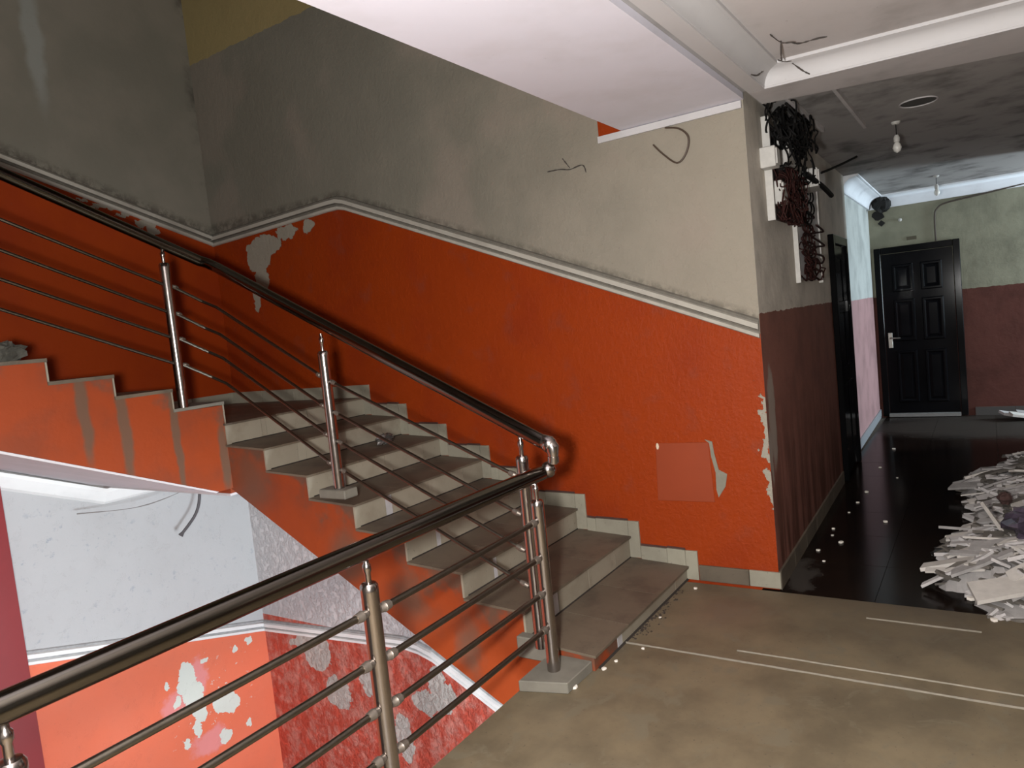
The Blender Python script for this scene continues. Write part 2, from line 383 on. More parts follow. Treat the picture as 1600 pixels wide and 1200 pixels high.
# end of the cross corridor with a window opening
mb = MB().box((4.65,-5.7,-.3),(5.3,-5.55,2.9)).box((6.2,-5.7,-.3),(6.6,-5.55,2.9)).box((5.3,-5.7,-.3),(6.2,-5.55,.9)).box((5.3,-5.7,2.3),(6.2,-5.55,2.9))
struct('wall_corridor_window', mb, CORR2_PAINT, 'corridor end wall with the window opening')
struct('wall_corridor_return', MB().box((4.65,-5.7,-.3),(4.8,-2.9,2.9)), CORR2_PAINT, 'side wall of the cross corridor')
struct('wall_pier', MB().box((-2.75,4.16,-3.8),(-2.06,YB-.001,1.04)), CRIMSON, 'crimson pier below the half flight')

# dado mouldings -- three ridges on a flat back
PROF = [(0,0),(.012,0),(.024,.006),(.024,.026),(.010,.032),(.010,.046),(.034,.052),(.034,.082),(.012,.088),(.012,.104),(0,.112)]
DG = (4, 5, 8, 9)
GROOVE_SHADE = simple('groove_shade', (.16,.145,.12), .9, var=.25, scale=25); GROOVE_SHADE_PALE = simple('pale_groove_shade', (.42,.42,.42), .9, var=.25, scale=25)  # groove faces darker: shading between the ridges put into the colour
mb = MB().sweep(PROF, [(-.553,1.470),(-.10,1.655),(2.58,2.733),(2.66,2.752),(2.78,2.752),(YB-.001,2.700)], lambda s,z,d:(-d,s,z), DG)
struct('trim_1', mb, (TRIMP, GROOVE_SHADE), 'ridged cream moulding sloping along the wall beside the stairs')
mb = MB().sweep(PROF, [(-.001,2.700),(-2.2,3.385),(-3.4,3.76)], lambda s,z,d:(s,YB-d,z), DG)
struct('trim_2', mb, (TRIMP, GROOVE_SHADE), 'ridged cream moulding rising along the stairwell back wall')
mb = MB().sweep(PROF, [(.6,-1.66),(1.62,-1.215),(2.2,-.925),(2.34,-.885),(2.5,-.868),(YB-.001,-.985)], lambda s,z,d:(-d,s,z), DG)
struct('trim_3', mb, (TRIMW, GROOVE_SHADE_PALE), 'pale moulding on the lower storey wall under the stairs')
mb = MB().sweep(PROF, [(-.001,-.985),(-2.06,-.395)], lambda s,z,d:(s,YB-d,z), DG)
struct('trim_4', mb, (TRIMW, GROOVE_SHADE_PALE), 'pale moulding on the lower storey back wall behind the railing')
# strip between beige wall and slab soffit
mb = MB().prism([(0,2.755),(-.018,2.755),(-.018,2.795),(0,2.799)], lambda d,z,s:(d,s,z), -.548, .335)
struct('trim_5', mb, CORNICE, 'thin white strip where the beige wall meets the slab soffit')

# ------------------------------------------------------------------ ceilings, beams, cornice
struct('ceiling', MB().box((-6.4,-.56,2.80),(-.001,.18,3.75)), SOFFIT, 'white soffit of the upper landing slab')
mb = MB().box((-6.4,-.612,2.835),(-.02,-.561,3.6))
struct('ceiling_recess', mb, GROOVE, 'grey recessed band beside the white soffit')
mb = MB().box((-6.4,-.69,2.80),(-.085,-.613,3.5))
struct('ceiling_moulding', mb, CORNICE, 'pale flat moulding between the recessed band and the cornice')
mb = MB().prism([(-.084,-.69),(.06,-2.8),(.35,-5.5),(1.15,-5.5),(.62,-2.7),(.20,-.613),(-.084,-.613)], lambda u,v,t:(u,v,t), 2.80, 3.5)
struct('ceiling_beam', mb, BEAM, 'plastered beam around the landing ceiling and over the corridor mouth')
struct('ceiling_landing', MB().box((-6.4,-5.5,2.895),(.4,-.70,3.1)), CEIL, 'greyish landing ceiling inside the cornice')
struct('ceiling_corridor', MB().box((.15,-5.7,2.865),(6.6,-.26,3.0)), CEIL_DARK, 'dark corridor ceiling')
struct('ceiling_upper', MB().box((-6.6,-5.7,5.7),(.6,YB+.18,5.9)), CEIL, 'ceiling high up the stairwell')
# cove cornice of the landing ceiling (two runs, mitred corner)
def cove(path_lo, path_hi, z0, z1, mat, name, label, n=7, lip=.014):
    mb = MB(); rows = []
    for (a, b) in zip(path_lo, path_hi):
        a = Vector((a[0], a[1], 0)); b = Vector((b[0], b[1], 0)); row = []
        lo = [(-.16, 0.012), (-.16, -.006), (.04, -.006), (.04, .004)]
        for f, dz in lo: row.append(a.lerp(b, f) + Vector((0,0,z0+dz)))
        for i in range(n+1):
            t = math.pi/2*i/n; f = .06+.80*(1-math.cos(t)); h = .94*math.sin(t)
            row.append(a.lerp(b, f) + Vector((0,0,z0+.004+(z1-z0-.018)*h)))
        row.append(a.lerp(b, .90) + Vector((0,0,z1-.016))); row.append(a.lerp(b, 1.06) + Vector((0,0,z1-.016)))
        row.append(a.lerp(b, 1.06) + Vector((0,0,z1+.004))); row.append(a.lerp(b, -.16) + Vector((0,0,z1+.004)))
        rows.append(row)
    k = len(rows[0])
    for row in rows: mb.v += [tuple(p) for p in row]
    for a in range(len(rows)-1):
        for i in range(k): mb.f.append((a*k+i, a*k+(i+1)%k, (a+1)*k+(i+1)%k, (a+1)*k+i))
    mb.f.append(tuple(range(k))); mb.f.append(tuple((len(rows)-1)*k+i for i in reversed(range(k))))
    return struct(name, mb, mat, label, smooth=True)
cove([(-6.4,-.70),(-.115,-.70)], [(-6.4,-.79),(-.205,-.79)], 2.80, 2.895, CORNICE, 'trim_6', 'cove cornice along the landing slab edge')
cove([(-.115,-.70),(.04,-2.8),(.33,-5.5)], [(-.205,-.79),(-.05,-2.8),(.24,-5.5)], 2.80, 2.895, CORNICE, 'trim_7', 'bright cove cornice along the beam at the corridor mouth')
cove([(6.41,-5.5),(6.41,-.41),(4.04,-.44)], [(6.26,-5.5),(6.26,-.56),(4.04,-.59)], 2.715, 2.865, CORNICE_BLUE, 'trim_8', 'bluish daylit cornice above the corridor end door')

# ------------------------------------------------------------------ floors
fl = struct('floor', MB().box((-6.4,-5.5,-.22),(-.055,.247,0)), FLOOR, 'worn brown concrete landing floor')
LINE = simple('pale_cement_line', (.27, .24, .19), .8, var=.2, scale=30)
def ridge(pts, wd, name='cement_line'):
    mb = MB(); n = len(pts)
    for i, (x, y) in enumerate(pts):
        q = wd*(.8+.4*random.random())
        mb.v += [(x-q, y, .0002), (x, y, .004), (x+q, y, .0002)]
    for i in range(n-1):
        for j in (0, 1): mb.f.append((3*i+j, 3*i+j+1, 3*i+4+j, 3*i+3+j))
    build(name, mb, LINE, fl)
ridge([(-.96+.003*random.random(), .0-.1*i) for i in range(42)], .010)
ridge([(-.855+.004*random.random(), -.55-.1*i) for i in range(36)], .008)
ridge([(-.275, -1.05-.1*i) for i in range(6)], .010)
struct('floor_lower', MB().box((-6.4,-5.5,-3.9),(.15,YB,-3.77)), FLOOR, 'floor of the storey below')
fc = struct('floor_corridor', MB().box((-.05,-5.6,-.22),(6.45,-.38,-.022)), GROUT, 'wet dark tiled corridor floor')
for i in range(11):
    for j in range(4):
        x0 = -.05+.6*i; y1 = -.46-.6*j
        xb = min(x0+.597, 6.415); yl = y1-.597
        if xb-x0 < .05: continue
        if j == 3 and x0+.597 < 4.0 and True: yl = max(yl, -2.6)
        y1b = y1
        build('floor_tile', MB().box((x0,yl,-.03),(xb,y1b,-.008+random.uniform(-.0004,.0004))), WET, fc)
build('floor_rest', MB().box((4.0,-5.6,-.03),(6.415,-2.86,-.009)), WET, fc)

# wall base tiles
bb = tag(empty('baseboard_right', (0,-.3,0)), 'short row of tiles at the foot of the orange wall corner', kind='structure')
for y0, y1, mt in ((-.082,-.385,TREAD),(-.388,-.568,SKIRT)):
    build('baseboard_tile', MB().box((-.014,y0,0),(0,y1,.098)), mt, bb, bevel=.002)
bc = tag(empty('baseboard_corridor', (1.3,-.55,0)), 'dark tile skirting along the corridor wall', kind='structure')
x = .004
while x < 2.6:
    x1 = min(x+.40, 2.66); f = lambda q: -.556+.0234*q
    build('baseboard_tile', MB().prism([(x+.002,f(x)),(x1,f(x1)),(x1,f(x1)-.013),(x+.002,f(x)-.013)], lambda u,v,t:(u,v,t), -.01, .10), TREAD, bc); x += .403
mb = MB().prism([(4.03,-.425),(6.40,-.385),(6.40,-.40),(4.03,-.44)], lambda u,v,t:(u,v,t), -.01, .095)
struct('baseboard_corridor_lit', mb, simple('grey_skirting', (.32,.33,.35), .4), 'grey skirting under the daylit corridor wall')
ENDSK = simple('dark_skirting', (.055,.05,.046), .6)
be = tag(empty('baseboard_end', (6.4,-1.9,0)), 'dark skirting at the foot of the corridor end wall', kind='structure')
for j in range(8): build('baseboard_tile', MB().box((6.405,-1.455-.41*j,-.01),(6.42,-1.862-.41*j,.095)), ENDSK, be)

# ------------------------------------------------------------------ staircase
st = empty('staircase', (-.65,0,0), 'tiled concrete stairs climbing beside the orange wall to a half landing', 'staircase')
TILT = .022
prof = [(.001,.001)]
for k in range(8):
    y = k*T; prof += [(y+.012, ZL(k)+(TILT if k else 0)-.012), (y+.012, ZL(k+1)-.014)]
prof += [(2.66,ZLAND-.014),(2.66,.80),(.60,-.275),(.30,-.42),(.249,-.42),(.249,.001)]
build('flight_body', MB().prism(prof, lambda u,v,t:(t,u,v), -W, -.003), STR_Y, st)
# risers and treads, cut into tiles
GRIT = simple('corner_grime', (.022,.016,.012), .95)
EDGE_DARK = simple('dark_paint_edge', (.075,.032,.026), .9, var=.3, scale=15)  # dark maroon strip along the skirting tops
cuts_r = [-W-.004, -1.04, -.985, -.62, -.22, -.004]
for k in range(1, 9):
    y = (k-1)*T; z0 = ZL(k-1)+(TILT-.002 if k > 1 else .001); z1 = ZL(k)-.013
    cu = [cuts_r[0]]+[c+random.uniform(-.03,.03)*(k > 1) for c in cuts_r[1:-1]]+[cuts_r[-1]]
    for i in range(5):
        a, b = cu[i]+.0015, cu[i+1]-.0015
        mt = INFILL if (i == 1 and k <= 6) else RISER
        if i == 0 and k == 1: mt = STR_Y
        dy = random.uniform(-.0012,.0012)
        build('riser_tile', MB().box((a,y-.001+dy,z0),(b,y+.012,z1)), mt, st)
    gl = [(y-.001,z0),(y-.010,z0-.001),(y-.001,z0+.008)] if k > 1 else [(y-.001,0),(y-.012,0),(y-.001,.007)]
    build('grime_line', MB().prism(gl, lambda u,v,t:(t,u,v), -W+.03, -.015), GRIT, st)
    if k < 8:
        ct = [-W-.018, -.90+random.uniform(-.05,.05), -.47+random.uniform(-.05,.05), -.004]
        for i in range(3):
            a, b = ct[i]+.0015, ct[i+1]-.0015
            zt = ZL(k)
            mb = MB().prism([(y-.016,zt-.013),(y-.016,zt),(y+T-.003,zt+TILT),(y+T-.003,zt+TILT-.013)], lambda u,v,t:(t,u,v), a, b)
            build('tread_tile', mb, TREAD, st)
for i in range(3):
    for j in range(4):
        a = -W-.012 + .435*i; b = min(a+.432, -.004); y0 = 7*T-.016+.43*j; y1 = min(y0+.427, YB-.003)
        build('landing_tile', MB().box((a,y0,ZLAND-.013),(b,y1,ZLAND)), TREAD, st)
# stepped skirting against the wall
SK = .10
for k in range(1, 9):
    y = (k-1)*T
    ya, yb = y+.002, y+T-.078
    if k < 8:
        cutp = y + T*random.choice((.32,.62,.5))
        for a, b in ((ya-.076 if False else ya, cutp-.001), (cutp+.001, yb)):
            zf = lambda q: ZL(k)+TILT*(q-y)/T
            build('skirting_tile', MB().prism([(a,zf(a)),(a,ZL(k)+SK),(b,ZL(k)+SK+.004),(b,zf(b))], lambda u,v,t:(t,u,v), -.013, -.0005), SKIRT, st)
            build('dark_edge', MB().prism([(a,ZL(k)+SK+.001),(a,ZL(k)+SK+.012),(b,ZL(k)+SK+.017),(b,ZL(k)+SK+.005)], lambda u,v,t:(t,u,v), -.004, -.0005), EDGE_DARK, st)
    z0 = ZL(k-1)+(TILT if k > 1 else 0)
    build('skirting_tile', MB().box((-.0135,y-.076,z0+.002),(-.0005,y-.0005,ZL(k)+SK)), SKIRT, st)
for j in range(4):
    a = 7*T+.002+.42*j; b = min(a+.417, YB-.002)
    build('skirting_tile', MB().box((-.013,a,ZLAND),(-.0005,b,ZLAND+SK)), SKIRT, st)
for j in range(3):
    a = -.015-.425*j; build('skirting_tile', MB().box((a,YB-.013,ZLAND),(max(a-.422,-1.285),YB-.0005,ZLAND+SK)), SKIRT, st)
# half landing and the half flight behind it
R2, T2, Z1 = .128, .347, 1.385
build('landing_body', MB().box((-W,2.662,.76),(-.003,YB-.002,ZLAND-.014)), STR_Y, st)
prof = [(-W,.80)]
prof += [(-W, Z1-.025)]
for k in range(1, 8):
    x = -W-T2*k; prof += [(x, Z1+R2*(k-1)-.02), (x, Z1+R2*k-.02)]
prof += [(-W-T2*8, Z1+R2*7-.02), (-W-T2*8, .80+.43*T2*8-.05), (-1.40,.80)]
build('half_flight_body', MB().prism(prof[::-1], lambda u,v,t:(u,t,v), YM, YB-.002), STR_X, st)
for k in range(0, 8):
    x0, x1 = -W-T2*k+.012, -W-T2*(k+1)+.0
    z = Z1+R2*k
    for y0, y1 in ((YM-.008,3.19),(3.193,3.75),(3.753,YB-.003)):
        build('tread_tile', MB().box((x1,y0,z-.02),(x0,y1,z)), CEMENT if y0 < 3 and k == 0 else TREAD, st)
        zl = (ZLAND if k == 0 else z-R2)
        build('riser_tile', MB().box((x0-.010,y0+.008,zl),(x0,y1,z-.021)), RISER, st)
# soffit paint of the half flight: a thin plaster skin
mb = MB().prism([(-1.42,.795),(-W-T2*8,.80+.43*T2*8-.07),(-W-T2*8,.80+.43*T2*8-.052),(-1.40,.799)], lambda u,v,t:(u,t,v), YM+.004, YB-.003)
build('soffit_plaster', mb, LOWSOFF, st)
build('soffit_plaster', MB().box((-W,2.67,.742),(-.003,YB-.003,.759)), LOWSOFF, st)
mb = MB().sweep([(0,0),(.02,0),(.05,.02),(.10,.10),(.10,.13),(.0,.13)], [(-.004,.612),(-1.32,.612),(-2.04,.91)], lambda s,z,d:(s,YB-d,z))
build('soffit_cornice', mb, TRIMW, st)
# cement plinth on which the corner post stands
build('cement_plinth', MB().prism([(-1.535,.018),(-1.30,.012),(-1.298,.246),(-1.60,.243)], lambda u,v,t:(u,v,t), 0, .052), CEMENT, st, bevel=.004)
build('cement_plinth', MB().box((-1.405,1.45,.80),(-1.299,1.665,.852)), CEMENT, st, bevel=.006)
build('cement_plinth', MB().box((-1.36,.20,.03),(-1.299,.40,.14)), CEMENT, st, bevel=.006)
struct('floor_lower_landing', MB().box((-W,2.64,-2.72),(-.003,YB-.002,-2.53)), STR_Y, 'half landing of the storey below')

# ------------------------------------------------------------------ railings
def post(parent, x, y, z0, ztop, pin_top, r=.031, clips=(), dirv=(1,0,0), offs=None, two=True):
    p = build('post', MB().lathe((x,y,z0), [(r,0),(r,.02),(r,ztop-z0-.03),(r*1.02,ztop-z0-.03),(r*1.02,ztop-z0-.012),(r*.8,ztop-z0-.002),(.012,ztop-z0)], 20), STEEL, parent, True)
    build('rail_pin', MB().lathe((x,y,ztop), [(.011,0),(.011,(pin_top-ztop)*.4),(.015,(pin_top-ztop)*.5),(.015,(pin_top-ztop)*.72),(.010,(pin_top-ztop)*.8),(.010,pin_top-ztop)], 12), STEEL, p, True)
    return p
def clip(parent, a, d, n=.05, r=.017):
    a = Vector(a); d = Vector(d).normalized()
    build('bar_clip', MB().tube([a, a+d*n*.4, a+d*n*.45, a+d*n], [r*.8, r, r*1.15, r*.95], 10), RUST, parent, True)

lr = empty('landing_railing', (-2.5,.14,0), 'steel railing with four level bars along the landing edge', 'railing')
YR = .14
build('handrail', MB().tube([(-6.38,YR,.985),(-1.372,YR,.985)], .036, 18), RAILM, lr, True)
PX = [-1.444, -2.545, -3.628, -4.72]
BZ = [.775, .603, .436, .268]
posts = []
for i, x in enumerate(PX):
    posts.append(post(lr, x, YR, .052 if i == 0 else 0, .872, .955))
for i in range(3):
    for j, z in enumerate(BZ):
        xa, xb = PX[i]-.03, PX[i+1]+.03
        dz = -.008 if i == 0 else 0.
        build('bar', MB().tube([(xa-.03,YR-.006,z),(xb+.03,YR-.006,z+dz)], .0125, 10), BARM, lr, True)
        clip(posts[i], (xa,YR-.006,z), (-1,0,0)); clip(posts[i+1], (xb,YR-.006,z+dz), (1,0,0))

sr_ = empty('stair_railing', (-1.35,.26,.08), 'steel railing with dark handrail climbing the stairs and turning at the landing', 'railing')
XR = -1.35
P0 = Vector((XR,.128,1.125)); P1 = Vector((-1.29,2.50,2.255)); P1b = Vector((-1.33,2.62,2.315)); P2 = Vector((-3.6,2.66,3.24))
build('handrail', MB().tube([P0, P1], .034, 18), RAILM, sr_, True)
build('handrail', MB().tube([P1+(P1-P0).normalized()*.004, Vector((-1.295,2.58,2.292)), P1b, P1b+(P2-P1b)*.1, P2], .034, 18), RAILM, sr_, True)
# swan-neck joining the two handrails at the corner
el = build('elbow', MB().tube([(XR,.128,1.127),(XR,.098,1.122),(XR-.002,.082,1.10),(XR-.002,.08,1.05),(XR-.002,.085,1.025)], [.036,.036,.035,.022,.022], 16), STEEL, sr_, True)
build('elbow_ball', MB().ball((XR,.10,1.115), .041, 16), STEEL, el, True)
build('elbow_ball', MB().ball((XR-.002,.118,.995), .040, 16), STEEL, el, True)
build('elbow_collar', MB().tube([(XR-.002,.082,1.058),(XR-.002,.084,1.03)], .028, 14), STEEL, el, True)
n0 = post(sr_, XR+.005, .262, .10, 1.06, 1.150)
n1 = post(sr_, XR, 1.545, .852, 1.655, 1.752)
n2 = post(sr_, -1.562, 2.64, Z1, 2.30, 2.385)
def bar(pts, r=.0095): build('bar', MB().tube(pts, r, 8), BARM, sr_, True)
lowz = [.955, .728, .549, .372]
for i, (za, zb, zc, zd) in enumerate(zip([.955,.765,.585,.405], [1.492,1.314,1.145,.976], [2.02,1.845,1.69,1.525], [2.155,1.985,1.825,1.66])):
    ya = .295
    bar([(XR,ya,za),(XR,1.545-.03,zb-.014)]); bar([(XR,1.545+.03,zb+.014),(-1.33,2.50,zc-.02),(-1.36,2.60,zc+.03),(-1.535,2.64,zd)])
    z_l = zd+(3.6-1.562)*.41
    bar([(-1.59,2.64,zd+.012),(-3.6,2.66,z_l)])
    clip(n0, (XR,ya,za), (0,1,.42), .05, .014); clip(n1, (XR,1.545+.032,zb+.014), (0,1,.45), .04, .013)
    clip(n1, (XR,1.545-.032,zb-.014), (0,-1,-.45), .04, .013); clip(n2, (-1.53,2.64,zd), (1,-.05,-.4), .04, .013)

# ------------------------------------------------------------------ doors
d1 = tag(empty('door_1', (6.42,-.9,0)), 'black panelled entrance door at the corridor end', kind='structure')
X = 6.42
for a, b in (((X-.045,-.425,0),(X-.001,-.500,2.20)), ((X-.045,-1.305,0),(X-.001,-1.380,2.20)), ((X-.045,-.502,2.12),(X-.001,-1.303,2.20))):
    build('door_frame', MB().box(a, b), BLACKF, d1, bevel=.006)
lf = build('door_leaf', MB().box((X-.030,-.505,.045),(X-.001,-1.300,2.115)), BLACKD, d1)
def panel(y0, y1, z0, z1):
    mb = MB(); xx = X-.030
    f = [(y0,z0),(y1,z0),(y1,z1),(y0,z1)]; c = ((y0+y1)/2, (z0+z1)/2)
    def ring(s, dx): return [(xx-dx, c[0]+math.copysign(abs(y-c[0])-s, y-c[0]), c[1]+math.copysign(abs(z-c[1])-s, z-c[1])) for y, z in f]
    rows = [ring(0,0), ring(.012,.016), ring(.030,.016), ring(.045,.004), ring(.075,.014)]
    for r in rows: mb.v += r
    for a in range(4):
        for i in range(4): mb.f.append((a*4+i, a*4+(i+1)%4, a*4+4+(i+1)%4, a*4+4+i))
    mb.f.append((16,17,18,19)); build('door_panel', mb, BLACKD, lf)
for y0, y1 in ((-.62,-.86),(-.94,-1.18)):
    panel(y0, y1, 1.62, 1.97); panel(y0, y1, .98, 1.52); panel(y0, y1, .18, .86)
h = build('handle', MB().box((X-.040,-.535,.90),(X-.0305,-.585,1.10)), CHROME, lf, bevel=.003)
build('lever', MB().tube([(X-.041,-.56,1.03),(X-.08,-.56,1.03),(X-.085,-.59,1.03),(X-.08,-.68,1.025)], .010, 8), CHROME, h, True)
build('door_sill', MB().box((X-.10,-.50,0),(X-.001,-1.30,.04)), simple('grey_sill', (.22,.22,.21), .6), d1)
d2 = tag(empty('door_2', (3.05,-.49,0)), 'glossy black side door in the corridor wall beyond the cables', kind='structure')
f = lambda q: -.556+.0234*q
def cbox(xa, xb, d0, d1_, z0, z1): return MB().prism([(xa,f(xa)-d0),(xb,f(xb)-d0),(xb,f(xb)-d1_),(xa,f(xa)-d1_)], lambda u,v,t:(u,v,t), z0, z1)
build('door_frame', cbox(2.70,2.78,.0005,.05,0,2.20), BLACKF, d2, bevel=.005); build('door_frame', cbox(3.52,3.60,.0005,.05,0,2.20), BLACKF, d2, bevel=.005)
build('door_frame', cbox(2.785,3.515,.0005,.05,2.12,2.20), BLACKF, d2, bevel=.005)
lf2 = build('door_leaf', cbox(2.785,3.515,.001,.025,.02,2.115), BLACKD, d2)
for xa in (2.86, 3.20):
    for z0, z1 in ((.2,.85),(1.0,1.5),(1.6,2.0)): build('door_panel', cbox(xa,xa+.25,.0255,.038,z0,z1), BLACKD, lf2, bevel=.008)

# ------------------------------------------------------------------ corridor wall electrics
DIRTYW = simple('dirty_white_plastic', (.55,.53,.50), .5, var=.15); BOARD = simple('grey_white_board', (.62,.60,.60), .6, var=.12, scale=6)
DARKW = simple('black_cable_sheath', (.006,.0055,.0055), .7, spec=.15); REDW = simple('dark_red_cable_sheath', (.032,.010,.0085), .75, spec=.15); BRNW = simple('brown_cable_sheath', (.05,.035,.025), .6)
DX = -.19
def ebox(xa, xb, *r): return cbox(xa+DX, xb+DX, *r)
t = empty('cable_board', (1.4,-.53,2.2), 'tall pale backing board behind looping dark red cables', 'board')
build('board_panel', ebox(1.36,2.30,.001,.022,1.80,2.50), BOARD, t)
build('board_edge', ebox(1.345,1.358,.001,.032,1.78,2.52), DIRTYW, t); build('board_edge', ebox(2.302,2.32,.001,.032,1.78,2.52), DIRTYW, t)
t = empty('meter_board', (.45,-.54,2.4), 'narrow white-edged board with electric breakers near the wall corner', 'board')
build('board_panel', ebox(.62,1.30,.001,.02,2.18,2.76), simple('dark_red_board', (.045,.02,.018), .7), t)
build('board_edge', ebox(.595,.618,.001,.045,2.16,2.78), DIRTYW, t)
def sbox(name, x0, x1, z0, z1, dep, label, cat, off=.0225):
    o = empty(name, ((x0+x1)/2+DX, f(x0+DX)-off, (z0+z1)/2), label, cat)
    build('casing', ebox(x0,x1,off,off+dep,z0,z1), DIRTYW, o, bevel=.004)
    build('cover', ebox(x0+.015,x1-.015,off+dep+.0005,off+dep+.008,z0+.015,z1-.015), DIRTYW, o)
sbox('breaker_box', .49,.60,2.46,2.58,.09, 'white breaker box at the corridor wall corner beside the narrow board', 'breaker box', .001)
sbox('junction_box', 1.50,1.80,2.44,2.57,.13, 'square white junction box on top of the cable board', 'junction box', .033)
sbox('junction_box', .66,.80,2.26,2.40,.06, 'small white junction box low on the dark red board', 'junction box', .021)
sbox('fuse_box', .86,1.10,2.52,2.68,.07, 'pale fuse box half hidden under black cables', 'fuse box', .021)
def curve_pts(pts, n=5):
    P = [Vector(p) for p in pts]; out = []
    for i in range(len(P)-1):
        p0 = P[max(i-1,0)]; p1 = P[i]; p2 = P[i+1]; p3 = P[min(i+2,len(P)-1)]
        for k in range(n):
            t = k/n
            out.append(.5*((2*p1)+(p2-p0)*t+(2*p0-5*p1+4*p2-p3)*t*t+(3*p1-p0-3*p2+p3)*t**3))
    out.append(P[-1]); return out
rnd = random.Random(3)
def tangle(n, x0, x1, z0, z1, d0, d1_, mat, name, label, r=.006, ln=6):
    mb = MB()
    for i in range(n):
        x, z, d = rnd.uniform(x0,x1), rnd.uniform(z0,z1), rnd.uniform(d0,d1_); pts = []
        for k in range(ln):
            x = min(max(x+rnd.uniform(-.16,.16), x0), x1); z = min(max(z+rnd.uniform(-.11,.11), z0), z1); d = min(max(d+rnd.uniform(-.05,.05), d0), d1_)
            pts.append((x+DX, f(x+DX)-d, z))
        mb.tube(curve_pts(pts, 4), r*rnd.uniform(.55,1.0), 5)
    return tag(build(name, mb, mat, None, True), label, 'cables', kind='stuff')
tangle(60, .56,1.40, 2.62,2.84, .03,.20, DARKW, 'cable_tangle', 'dense black cable tangle under the beam at the wall corner', .008)
tangle(34, .66,1.5, 2.46,2.72, .05,.15, DARKW, 'cable_tangle', 'black cables hanging over the breaker boards', .006)
tangle(46, .64,1.30, 2.16,2.48, .03,.12, REDW, 'cable_tangle', 'dark red cables massed on the narrow board', .006)
tangle(15, 1.38,2.05, 1.80,1.95, .03,.09, REDW, 'cable_tangle', 'dark red cable knot at the foot of the pale board', .007)
tangle(7, 1.36,1.62, 2.0,2.5, .03,.07, REDW, 'cable_tangle', 'dark red cables draped down the pale board', .006)
# separate coils on the pale board
ORD = ('topmost', 'second', 'third', 'fourth', 'fifth', 'lowest')
for i, (xc, zc, rr) in enumerate(((1.66,2.43,.11),(1.70,2.34,.10),(1.60,2.26,.09),(1.66,2.18,.08),(1.58,2.10,.09),(1.64,2.02,.08))):
    pts = [(xc+DX+rr*math.cos(a)*1.5+.01*k/6, f(xc)-.04-.007*k/6, zc+rr*.5*math.sin(a)-.006*k/6) for k in range(30) for a in (k*.52+i,)]
    tag(build('cable_coil', MB().tube(pts, .006, 6), DARKW if i < 3 else REDW, None, True), '%s of the six cable coils stacked down the pale board' % ORD[i], 'cable', 'cable coils on the pale board')
for i, (xa, za, xb, n, am) in enumerate(((1.42,2.30,1.95,15,.07),(1.75,2.22,2.34,11,.09))):
    pts = [(xa+DX+(xb-xa)*(.5+.5*math.sin(k*1.9)), f(xa)-.045, za-.035*k+.01*math.sin(k*3)) for k in range(n)]
    tag(build('cable_zigzag', MB().tube(curve_pts(pts), .008, 6), REDW, None, True), ('dark red cable zigzagging down the pale board to its foot', 'dark red cable zigzagging beside the pale board edge')[i], 'cable')
tag(build('loose_cable', MB().tube(curve_pts([(1.25,-.64,2.50),(1.5,-.72,2.56),(1.75,-.80,2.63),(1.95,-.86,2.69)]), .009, 6), DARKW, None, True), 'stiff black cable sticking out above the side door', 'cable')
tag(build('cable_bundle', MB().tube(curve_pts([(1.1,-.65,2.50),(1.45,-.69,2.45),(1.75,-.70,2.41)]), .018, 8), DARKW, None, True), 'thick black cable bundle resting across the top of the pale board', 'cable')
for i, (ya, za) in enumerate(((.30,2.865),(.62,2.865))):
    mb = MB().box((.30,-.72-.25*i,2.835),(1.5+.2*i,-.70-.25*i,2.8648))
    tag(build('ceiling_conduit', mb, BEAM), ('thin pale conduit on the corridor ceiling over the cable tangle', 'second pale conduit on the corridor ceiling, farther from the cables')[i], 'conduit')

# corridor end wall bits
def lump_(c, rx, ry, rz):
    q = random.Random(77); mb = MB(); n, m = 12, 8; c = Vector(c)
    for i in range(m):
        t = math.pi*i/(m-1)
        for j in range(n):
            a = 2*math.pi*j/n; k = 1+q.uniform(-.25,.25)
            mb.v.append((min(c.x+rx*math.sin(t)*math.cos(a)*k, 6.419), c.y+ry*math.sin(t)*math.sin(a)*k, c.z-rz*math.cos(t)*k))
    for i in range(m-1):
        for j in range(n): mb.f.append((i*n+j, i*n+(j+1)%n, (i+1)*n+(j+1)%n, (i+1)*n+j))
    return mb
HOLE = simple('hole_black', (.012,.011,.010), .95)  # plain black for the dark inside of wall openings
def plate(name, y, z, hy, hz, mat, label, cat, irregular=.25, n=12, th=.012):
    pr = [(y+hy*math.cos(a)*(1+rnd.uniform(-irregular,irregular)), z+hz*math.sin(a)*(1+rnd.uniform(-irregular,irregular))) for a in [2*math.pi*i/n for i in range(n)]]
    o = build(name, MB().prism(pr, lambda u,v,t:(t,u,v), X-th, X-.0005), mat)
    return tag(o, label, cat)
tag(build('hole_lump', lump_((6.32,-.56,2.755), .09, .10, .10), HOLE), 'ragged black lump standing in for a hole beside the cornice at the corridor end', 'hole')  # raised black lump added in place of a real hole
plate('wall_hole', -.50, 2.62, .07, .06, HOLE, 'black smear running down from the hole by the cornice', 'hole')
plate('wall_socket', -.535, 2.52, .045, .042, HOLE, 'empty black socket opening left of the corridor end door', 'socket', .06, 4)
o = empty('door_number', (X,-.86,2.285), 'small dark number plate over the corridor end door', 'plate')
build('plate', MB().box((X-.010,-.81,2.262),(X-.0005,-.92,2.305)), simple('dark_brass', (.05,.04,.015), .5), o)
tag(build('round_fitting', MB().ball((X-.02,-.75,2.53), .022, 8), DIRTYW, None, True), 'tiny white round fitting on the corridor end wall above the door', 'fitting')  # small round fitting of unknown use
